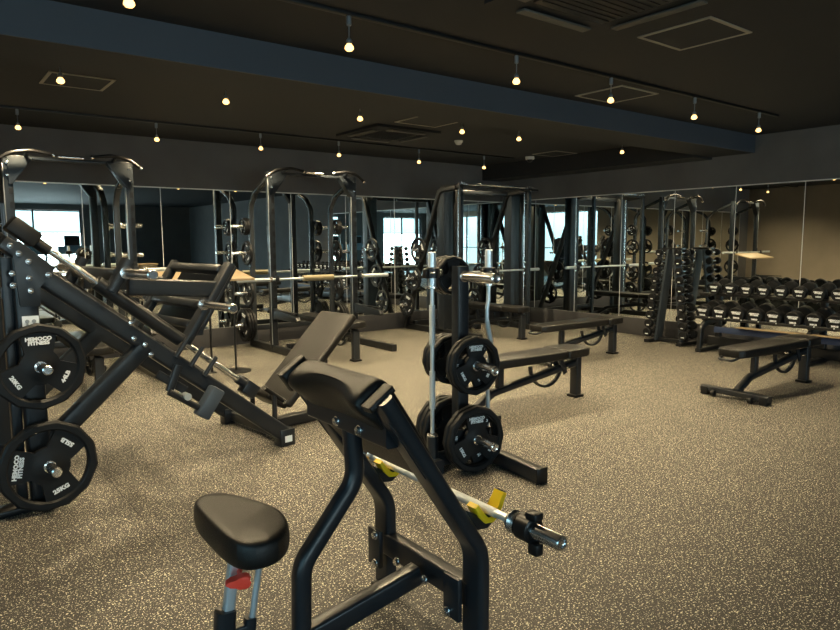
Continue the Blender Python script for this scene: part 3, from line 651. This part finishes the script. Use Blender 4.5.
# ------------------------------------------------------------ adjustable benches
def make_bench(lab):
    t = thing('adjustable_bench', lab, 'weight bench', (0, 0, 0), 0, 'black adjustable benches')
    def bk(b):
        poly = [(-.72, -.09), (-.70, -.115), (-.66, -.13), (.34, -.15), (.35, -.14), (.35, .14), (.34, .15), (-.66, .13), (-.70, .115), (-.72, .09)]
        prism(b, poly, .385, .458, lambda u, v, w_: V((u, v, w_)), .014)
    part('back_pad', vinyl, t, bk)
    part('seat_pad', vinyl, t, lambda b: prism(b, [(.36, -.15), (.37, -.16), (.60, -.15), (.66, -.12), (.69, -.06), (.69, .06), (.66, .12), (.60, .15), (.37, .16), (.36, .15)], .388, .462, lambda u, v, w_: V((u, v, w_)), .014))
    part('leg_post', frame, t, lambda b: (tube(b, (.62, 0, .02), (.62, 0, .36), .085, .065, .01), tube(b, (.60, 0, .36), (.45, 0, .40), .05, .03)))
    part('foot_plate', plastic, t, lambda b: bx(b, .565, .675, -.055, .055, 0, .025, .006))
    part('main_beam', frame, t, lambda b: sweep(b, fillet([(.60, 0, .31), (-.38, 0, .17), (-.58, 0, .06)], .18, 8), rrect(.055, .07, .016), (0, 1, 0)))
    part('pad_support', frame, t, lambda b: (tube(b, (-.30, 0, .20), (-.30, 0, .40), .05, .06), tube(b, (-.60, 0, .385), (.34, 0, .385), .06, .03)))
    part('end_foot', frame, t, lambda b: tube(b, (-.60, -.31, .055), (-.60, .31, .055), .07, .05, .008))
    for s in (-1, 1):
        part('foot_cap', rubber, t, lambda b: bx(b, -.645, -.555, s*.27-.035, s*.27+.035, 0, .075, .01))
        part('wheel', plastic, t, lambda b: lathe(b, (-.655, s*.17-.018, .03), (0, 1, 0), [(0, .02), (.004, .028), (.032, .028), (.036, .02)], 16))
    def gear(b):
        arc = [(.24+.19*cos(radians(a)), 0, .335+.19*sin(radians(a))) for a in range(180, 350, 9)]
        sweep(b, arc, rrect(.022, .036, .006, 2), (0, 1, 0))
    part('adjustment_arc', frame, t, gear)
    part('adjustment_link', frame, t, lambda b: (tube(b, (.38, -.04, .37), (.44, -.04, .24), .012, .05), tube(b, (.38, .04, .37), (.44, .04, .24), .012, .05)))
    part('pull_pin', chrome, t, lambda b: rod(b, (.42, -.09, .30), (.42, .09, .30), .010))
    part('transport_handle', frame, t, lambda b: sweep(b, fillet([(-.62, -.07, .40), (-.78, -.07, .37), (-.78, .07, .37), (-.62, .07, .40)], .04, 5), circ(.012, 10)))
    return t
bn = make_bench('black flat bench alone at the right, standing in front of the dumbbell rack')
bn.location = (6.27, 2.80, 0); bn.rotation_euler = (0, 0, radians(-3))
dup(bn, (6.20, 4.98, 0), radians(-2), 'black flat bench farther back in the middle, before the right mirror')
dup(bn, (4.05, 3.80, 0), radians(-2), 'black flat bench just right of the plate tree')
dup(bn, (4.10, 7.16, 0), radians(-92), 'black bench standing inside the middle power rack')
dup(bn, (1.30, 7.10, 0), radians(-90), 'black bench in the left power rack, seen below the leg press rail')
dup(bn, (6.83, 7.12, 0), radians(-90), 'black bench standing inside the smith machine')

# ------------------------------------------------------------ power racks
def rack(x0, x1, lab, barz, barlab, padded):
    t = thing('power_rack', lab, 'power rack', ((x0+x1)/2, 7.75, 0)); h = (x1-x0)/2
    for s in (-1, 1):
        x = s*h
        fp_ = part('front_post', colm, t, lambda b: tube(b, (x, 0, .05), (x, 0, 2.26), .07, .085, .008, (1, 0, 0)))
        part('hole_strip', plastic, fp_, lambda b: [bx(b, x-.002, x+.034, -.0375, -.02, .50+.138*i, .56+.138*i) for i in range(11)])
        part('edge_highlight', silver, fp_, lambda b: bx(b, x-.0450, x-.036, -.038, -.020, .1, 2.18, .002))  # silver strip added to stand for light catching the post's left edge
        bolts(fp_, [(x, -.045, 2.19), (x, -.045, 2.07)], (0, -1, 0), .012)
        part('rear_upright', mat('glossy_black_tube', (.03, .035, .04), .2, noise=.1), t, lambda b: sweep(b, fillet([(x, .03, 2.20), (x, .45, 2.03), (x, .60, 1.87), (x, .60, .05)], .16, 7), rrect(.05, .07, .014), (1, 0, 0)))
        part('base_rail', framed, t, lambda b: tube(b, (x, .68, .045), (x, -.95, .045), .075, .085, .01))
        part('spotter_arm', frame, t, lambda b: (prism(b, [(-.04, .40), (-.04, .56), (-.10, .55), (-.66, .50), (-.68, .46), (-.66, .435), (-.12, .44)], -.03, .03, lambda u, v, w_: V((x+w_, u, v)), .006)))
        part('spotter_arm_liner', plastic, t, lambda b: bx(b, x-.02, x+.02, -.64, -.08, .53, .545))
        jh = part('bar_cradle', frame, t, lambda b: (bx(b, x-.025, x+.025, -.055, -.043, barz-.10, barz+.08, .003), bx(b, x-.025, x+.025, -.14, -.045, barz-.045, barz-.03, .003), bx(b, x-.025, x+.025, -.15, -.135, barz-.045, barz+.03, .003)))
        for z in (1.60, 1.25, .72, .30):
            part('plate_peg', chrome, t, lambda b: lathe(b, (x+s*.03, .60, z), (s, 0, 0), [(0, .035), (.015, .035), (.017, .0235), (.24, .0235), (.246, .02)], 16))
        part('gusset', colm, t, lambda b: prism(b, [(x, 1.98), (x-s*.035, 1.98), (x-s*.22, 2.235), (x-s*.22, 2.26), (x, 2.26)], -.05, .05, lambda u, v, w_: V((u, w_, v)), .003))
        # curved pull-up grip
        g = [(x+s*.09, -.14, 2.20), (x-s*.02, -.16, 2.275), (x-s*.20, -.17, 2.305), (x-s*.38, -.17, 2.275)]
        gr = part('pull_up_grip', plastic, t, lambda b: sweep(b, fillet(g, .25, 5), circ(.018, 12), (0, 1, 0)))
        part('grip_end', chrome, gr, lambda b: [lathe(b, p, d, [(0, .021), (.018, .021), (.022, .015)], 12) for p, d in ((g[0], (s, 0, -.8)), (g[3], (-s, 0, -.4)))])
        part('grip_bracket', frame, t, lambda b: (tube(b, (x-s*.16, .0, 2.25), (x-s*.16, -.17, 2.29), .03, .03)))
    part('top_beam', colm, t, lambda b: tube(b, (-h, 0, 2.245), (h, 0, 2.245), .05, .035, .008))
    part('centre_grip', chrome, t, lambda b: rod(b, (-.12, -.06, 2.27), (.12, -.06, 2.27), .015))
    part('rear_beam', frame, t, lambda b: tube(b, (-h, .60, .25), (h, .60, .25), .05, .07))
    bar = thing('barbell', barlab, 'barbell', ((x0+x1)/2, 7.75-.095, barz-.0155))
    part('shaft', satin, bar, lambda b: rod(b, (-.66, 0, 0), (.66, 0, 0), .0145))
    for s in (-1, 1):
        part('collar', chrome, bar, lambda b: lathe(b, (s*.655, 0, 0), (s, 0, 0), [(0, .02), (.003, .035), (.03, .035), (.035, .026)], 16))
        part('sleeve', satin, bar, lambda b: lathe(b, (s*.69, 0, 0), (s, 0, 0), [(0, .0245), (.41, .0245), (.415, .02)], 16))
    if padded: p_ = part('bar_pad', tanpad, None, lambda b: rod(b, (-.22, 0, 0), (.22, 0, 0), .038)); p_.location = bar.location; tag(p_, 'khaki foam pad wrapped round the middle of the rack barbell', 'bar pad')
    return t
rack(.83, 1.96, 'black power rack at the left edge with curved pull-up grips, before the mirror', 1.11, 'steel barbell held in the left power rack', False)
rack(3.62, 4.82, 'black power rack in the middle of the back mirror wall', .945, 'steel barbell with a padded centre held in the middle power rack', True)
RP = 'plates on the rack storage pegs'
k = 0
side = {-1: 'left', 1: 'right'}
for (x0, x1, nm) in ((.83, 1.96, 'left'), (3.62, 4.82, 'middle')):
    for s, xx in ((-1, x0), (1, x1)):
        if nm == 'left' and s == 1: continue
        for z, R, n, hn in ((1.60, .115, 2, 'top'), (1.25, .165, 1, 'second'), (.72, .18, 1, 'third'), (.30, .222, 3, 'bottom')):
            for i in range(n):
                plate(R, '5KG' if R < .14 else '10KG' if R < .17 else '15KG' if R < .2 else '20KG', '11LB' if R < .14 else '22LB', (xx+s*(.075+.038*i), 8.35, z), s*pi/2, .5*k, 'black plate, %s peg, %s side of the %s power rack%s' % (hn, side[s], nm, ', %s from upright' % ['first', 'second', 'third'][i] if n > 1 else ''), RP, th=.03)
                k += 1

# ------------------------------------------------------------ smith machine in the corner
sm = thing('smith_machine', 'tall black smith machine with two wide columns near the mirrored corner', 'smith machine', (7.05, 7.4, 0))
for s in (-1, 1):
    x = s*.70
    part('column', colm, sm, lambda b: (tube(b, (x, .22, .05), (x, .22, 2.14), .16, .20, .01, (1, 0, 0)),))
    part('column_edge', framed, sm, lambda b: bx(b, x+.10, x+.155, .12, .20, .05, 2.14, .004))
    part('guide_rod', chrome, sm, lambda b: rod(b, (x+.10, .05, .08), (x+.10, .05, 2.13), .012))
    fp_ = part('front_post', colm, sm, lambda b: tube(b, (x-.06, -.20, .05), (x-.06, -.20, 2.15), .05, .06, .008, (1, 0, 0)))
    bolts(fp_, [(x-.06+.03, -.20, .4+.2*i) for i in range(9)], (1, 0, 0), .006, .004)
    part('base_rail', framed, sm, lambda b: tube(b, (x-.06, -.62, .045), (x-.06, 1.12, .045), .08, .085, .01))
    part('rear_strut', framed, sm, lambda b: sweep(b, fillet([(x-.06, -.12, 2.16), (x-.10, .22, 2.13), (x-.12, .62, 1.15), (x-.12, 1.06, .06)], .10, 6), rrect(.06, .085, .014), (1, 0, 0)))
    part('top_tube', framed, sm, lambda b: sweep(b, fillet([(x-.06, -.22, 2.17), (x-.06, .20, 2.17), (x, .34, 2.12)], .08, 5), rrect(.06, .06, .012), (1, 0, 0)))
    part('pulley_cluster', chrome, sm, lambda b: [rod(b, (x-.10+.05*i, -.20, 2.18), (x-.10+.05*i, -.20, 2.235-.012*abs(i-1)), .009, 8) for i in range(4)])
    for y_, z in ((.60, 1.26), (.73, .83), (.90, .41)):
        part('plate_peg', chrome, sm, lambda b: lathe(b, (x-.14, y_, z), (-1, 0, 0), [(0, .03), (.012, .03), (.014, .0235), (.20, .0235), (.206, .02)], 16))
        plate(.19, '15KG', '33LB', (7.05+x-.215, 7.4+y_, z), -pi/2, .9*z, 'black plate on the %s peg of the %s sloping strut of the smith machine' % ('top' if z > 1 else 'middle' if z > .6 else 'low', side[s]), 'plates on the smith machine', th=.03)
    part('bar_carriage', chrome, sm, lambda b: lathe(b, (x+.10, .05, .86), (0, 0, 1), [(0, .03), (.14, .03)], 16))
    part('safety_hook', framed, sm, lambda b: (bx(b, x+.05, x+.13, -.03, .03, .90, .96, .006)))
part('top_beam', framed, sm, lambda b: (tube(b, (-.80, -.20, 2.175), (.82, -.20, 2.175), .05, .03, .01)))
part('rear_top_beam', framed, sm, lambda b: tube(b, (-.72, .22, 2.13), (.72, .22, 2.13), .06, .06, .01))
part('pull_up_bar', chrome, sm, lambda b: rod(b, (-.5, -.24, 2.20), (.5, -.24, 2.20), .014))
part('base_beam', framed, sm, lambda b: tube(b, (-.75, .95, .10), (.75, .95, .10), .06, .08))
part('smith_bar', satin, sm, lambda b: (rod(b, (-.62, .0, .93), (.80, 0, .93), .0145), rod(b, (-1.10, 0, .93), (-.66, 0, .93), .0235), rod(b, (.84, 0, .93), (1.10, 0, .93), .0235)))

# ------------------------------------------------------------ dumbbell rack
YR0, YR1 = 1.75, 4.45
dr = thing('dumbbell_rack', 'long black two-tier dumbbell rack along the right mirror wall', 'dumbbell rack', (8.05, (YR0+YR1)/2, 0))
hy = (YR1-YR0)/2
for z, x0, x1, nm in ((.72, -.20, .14, 'upper_shelf'), (.43, -.30, .10, 'lower_shelf')):
    part(nm, framed, dr, lambda b: (tube(b, (x0+.06, -hy, z), (x0+.06, hy, z), .05, .035), tube(b, (x1, -hy, z+.05), (x1, hy, z+.05), .05, .035)))
    part('shelf_lip', satin, dr, lambda b: [lathe(b, (x0+.03, -hy+.10+.20*i, z+.012), (-1, 0, 0), [(0, .008), (.006, .008)], 8) for i in range(13)])
for y in (-hy+.06, 0, hy-.12):
    part('upright', framed, dr, lambda b: tube(b, (.12, y, .03), (.10, y, .84), .07, .06, .01))
    part('rack_leg', framed, dr, lambda b: sweep(b, fillet([(-.33, y, .02), (-.30, y, .30), (-.22, y, .36), (.12, y, .40)], .06, 5), rrect(.07, .05, .01), (0, 1, 0)))
    part('rack_foot', framed, dr, lambda b: tube(b, (-.36, y, .03), (.20, y, .03), .07, .05, .01))
    part('shelf_bracket', framed, dr, lambda b: (tube(b, (-.26, y, .42), (.12, y, .48), .04, .05), tube(b, (-.16, y, .71), (.14, y, .77), .04, .05)))
part('long_beam', navy, dr, lambda b: bx(b, -.24, -.20, -hy+.1, hy-.25, .26, .33, .004))
part('lower_ledge', boardm, dr, lambda b: bx(b, -.31, -.19, -hy+.1, hy-.55, .345, .355, .002))
part('floor_beam', framed, dr, lambda b: tube(b, (.10, -hy, .10), (.10, hy, .10), .05, .12))
DB = {}
def dumbbell(R, kg, M, lab, group, brand=True):
    key = (R, kg)
    if key not in DB:
        t = thing('dumbbell', lab, 'dumbbell', (0, 0, 0), 0, group)
        for s in (-1, 1):
            part('head', rubber, t, lambda b: lathe(b, (s*.075, 0, 0), (s, 0, 0), [(0, R*.55), (.006, R*.93), (.014, R), (R*1.15-.012, R), (R*1.15-.002, R*.93), (R*1.15, R*.88), (R*1.15-.004, R*.82), (R*1.15-.004, R*.1)], 20))
        part('handle', chrome, t, lambda b: rod(b, (-.08, 0, 0), (.08, 0, 0), .015))
        fx = -(.075+R*1.15-.003)
        base_ = Matrix.Translation((fx, 0, 0)) @ Matrix.Rotation(-pi/2, 4, 'Z') @ Matrix.Rotation(pi/2, 4, 'X')
        if brand: text('HEMOCO\nFITNESS', R*.23, t, base_ @ Matrix.Translation((0, R*.27, 0)), sx=1.25, ext=.001)
        text(kg, R*.27, t, base_ @ Matrix.Translation((0, -R*.36, 0)), sx=1.2, ext=.001)
        DB[key] = t
    else: t = dup(DB[key], None, None, lab, group)
    t.matrix_world = M; return t
ords = ['first', 'second', 'third', 'fourth', 'fifth', 'sixth', 'seventh', 'eighth', 'ninth', 'tenth', 'eleventh', 'twelfth', 'thirteenth']
y = 4.228; i = 0
while y > YR0+.1:
    dumbbell(.074, '%dKG' % (10+2*(i//2)), Matrix.Translation((7.97, y, .82)) @ Matrix.Rotation(radians(-9), 4, 'Y'), 'round black rubber dumbbell, %s from the left on the upper shelf of the rack' % ords[i], 'dumbbells on the upper shelf'); y -= .1975; i += 1
y = 4.345; i = 0
while y > YR0+.1:
    dumbbell(.093, '%dKG' % (24+2*(i//2)), Matrix.Translation((7.96, y, .525)) @ Matrix.Rotation(radians(-9), 4, 'Y'), 'large round black rubber dumbbell, %s from the left on the lower shelf of the rack' % ords[i], 'dumbbells on the lower shelf'); y -= .2135; i += 1

# ------------------------------------------------------------ dumbbell tower
def tower(yc, lab, half, nm):
    t = thing('dumbbell_tower', lab, 'dumbbell rack', (8.12, yc, 0))
    for s in (-1, 1):
        part('side_panel', mat('blue_grey_panel', (.03, .04, .052), .45, noise=.1), t, lambda b: prism(b, [(s*(half-.065), .03), (s*(half-.035), .03), (s*.055, 1.27), (s*.025, 1.27)], -.08, .08, lambda u, v, w_: V((w_, u, v)), .003))
        part('foot', framed, t, lambda b: tube(b, (-.20, s*(half+.0), .025), (.18, s*(half+.0), .025), .07, .045, .008))
        for i in range(10): part('cradle', framed, t, lambda b: bx(b, -.085, .085, min(s*(half-.03-(half-.10)*i/9.5), s*(half+.03-(half-.10)*i/9.5)), max(s*(half-.03-(half-.10)*i/9.5), s*(half+.03-(half-.10)*i/9.5)), .075+.122*i, .083+.122*i))
    part('top_bar', framed, t, lambda b: tube(b, (0, -.14, 1.275), (0, .14, 1.275), .10, .03, .008))
    part('base_beam', framed, t, lambda b: tube(b, (0, -half, .04), (0, half, .04), .05, .05))
    for s in (-1, 1):
        for i in range(10):
            R = .062-.0016*i
            yy = yc+s*(half+.028-(half-.10)*i/9.5)
            dumbbell(round(R, 4), '%dKG' % (10-i), Matrix.Translation((8.10, yy, .083+.122*i+R-.005)), 'small black dumbbell, %s from the bottom on the %s side of the dumbbell tower' % (ords[i], 'near' if s < 0 else 'far'), nm, False)
tower(4.97, 'black A-shaped tower of small dumbbells in front of the right mirror', .24, 'small dumbbells on the tower')

# ------------------------------------------------------------ stand with tan board
ft = thing('board_stand', 'tan board raised on two thin black poles with a round base, behind the leg press', 'stand', (2.55, 6.95, 0))
part('board', boardm, ft, lambda b: prism(b, [(-.62, -.14), (.42, -.14), (.36, .22), (-.62, .22)], -.012, .012, lambda u, v, w_: V((u, v, 1.03+w_+v*.25)), .003))
for x, y in ((-.05, -.03), (.19, -.22)):
    part('pole', framed, ft, lambda b: rod(b, (x, y if y > -.1 else -.10, .01), (x, y if y > -.1 else -.10, 1.0), .012, 12))
part('round_base', framed, ft, lambda b: (lathe(b, (.19, -.10, 0), (0, 0, 1), [(0, .16), (.008, .16), (.014, .14)], 32), lathe(b, (-.05, -.03, 0), (0, 0, 1), [(0, .05), (.012, .04)], 20)))

# ------------------------------------------------------------ things behind the viewer, seen in the mirrors
def treadmill(loc, rz, lab):
    t = thing('treadmill', lab, 'treadmill', loc, rz, 'treadmills by the windows')
    part('deck', framed, t, lambda b: (bx(b, -.38, .38, -1.6, .2, .05, .20, .02), bx(b, -.40, .40, .1, .45, .03, .30, .05)))
    part('belt', rubber, t, lambda b: bx(b, -.26, .26, -1.55, .1, .20, .205))
    for s in (-1, 1):
        part('upright', paleb, t, lambda b: tube(b, (s*.36, .25, .2), (s*.34, .10, 1.25), .07, .10))
        part('handrail', plastic, t, lambda b: tube(b, (s*.36, .14, 1.0), (s*.36, -.45, .95), .05, .05))
        part('foot', rubber, t, lambda b: bx(b, s*.33-.04, s*.33+.04, -1.55, -1.45, 0, .05, .005))
    part('console', paleb, t, lambda b: (bx(b, -.40, .40, .02, .16, 1.05, 1.30, .03), bx(b, -.22, .22, .06, .12, 1.28, 1.62, .02)))
    part('screen', plastic, t, lambda b: bx(b, -.19, .19, .045, .058, 1.32, 1.58))
    return t
tm = treadmill((3.95, -5.0, 0), pi, 'pale blue treadmill before the south windows, seen in the left mirror')
for i, p in enumerate(((2.9, -5.0, 0),)): dup(tm, p, pi, 'pale blue treadmill beside its twin before the south windows')
pt = thing('potted_plant', 'tall green leafy plant in a grey pot by the west windows', 'plant', (-2.4, -2.1, 0))
part('pot', potm, pt, lambda b: lathe(b, (0, 0, 0), (0, 0, 1), [(0, .14), (.34, .20), (.35, .18), (.30, .17)], 20))
part('stem', mat('stem_brown', (.1, .06, .03), .7, noise=.2), pt, lambda b: rod(b, (0, 0, .25), (0, 0, 1.5), .015, 8))
def lv(b):
    for i in range(90):
        a = random.uniform(0, 2*pi); z = random.uniform(.7, 1.9); r = random.uniform(.05, .32); l = random.uniform(.15, .3)
        c = V((r*cos(a)*.6, r*sin(a)*.6, z)); d = V((cos(a), sin(a), random.uniform(-.3, .7))).normalized(); s = d.cross(V((0, 0, 1))).normalized()*l*.22
        q = [c, c+d*l*.4+s, c+d*l, c+d*l*.4-s]; vs = [b.verts.new(p) for p in q]; b.faces.new(vs)
part('foliage', leafm, pt, lv)
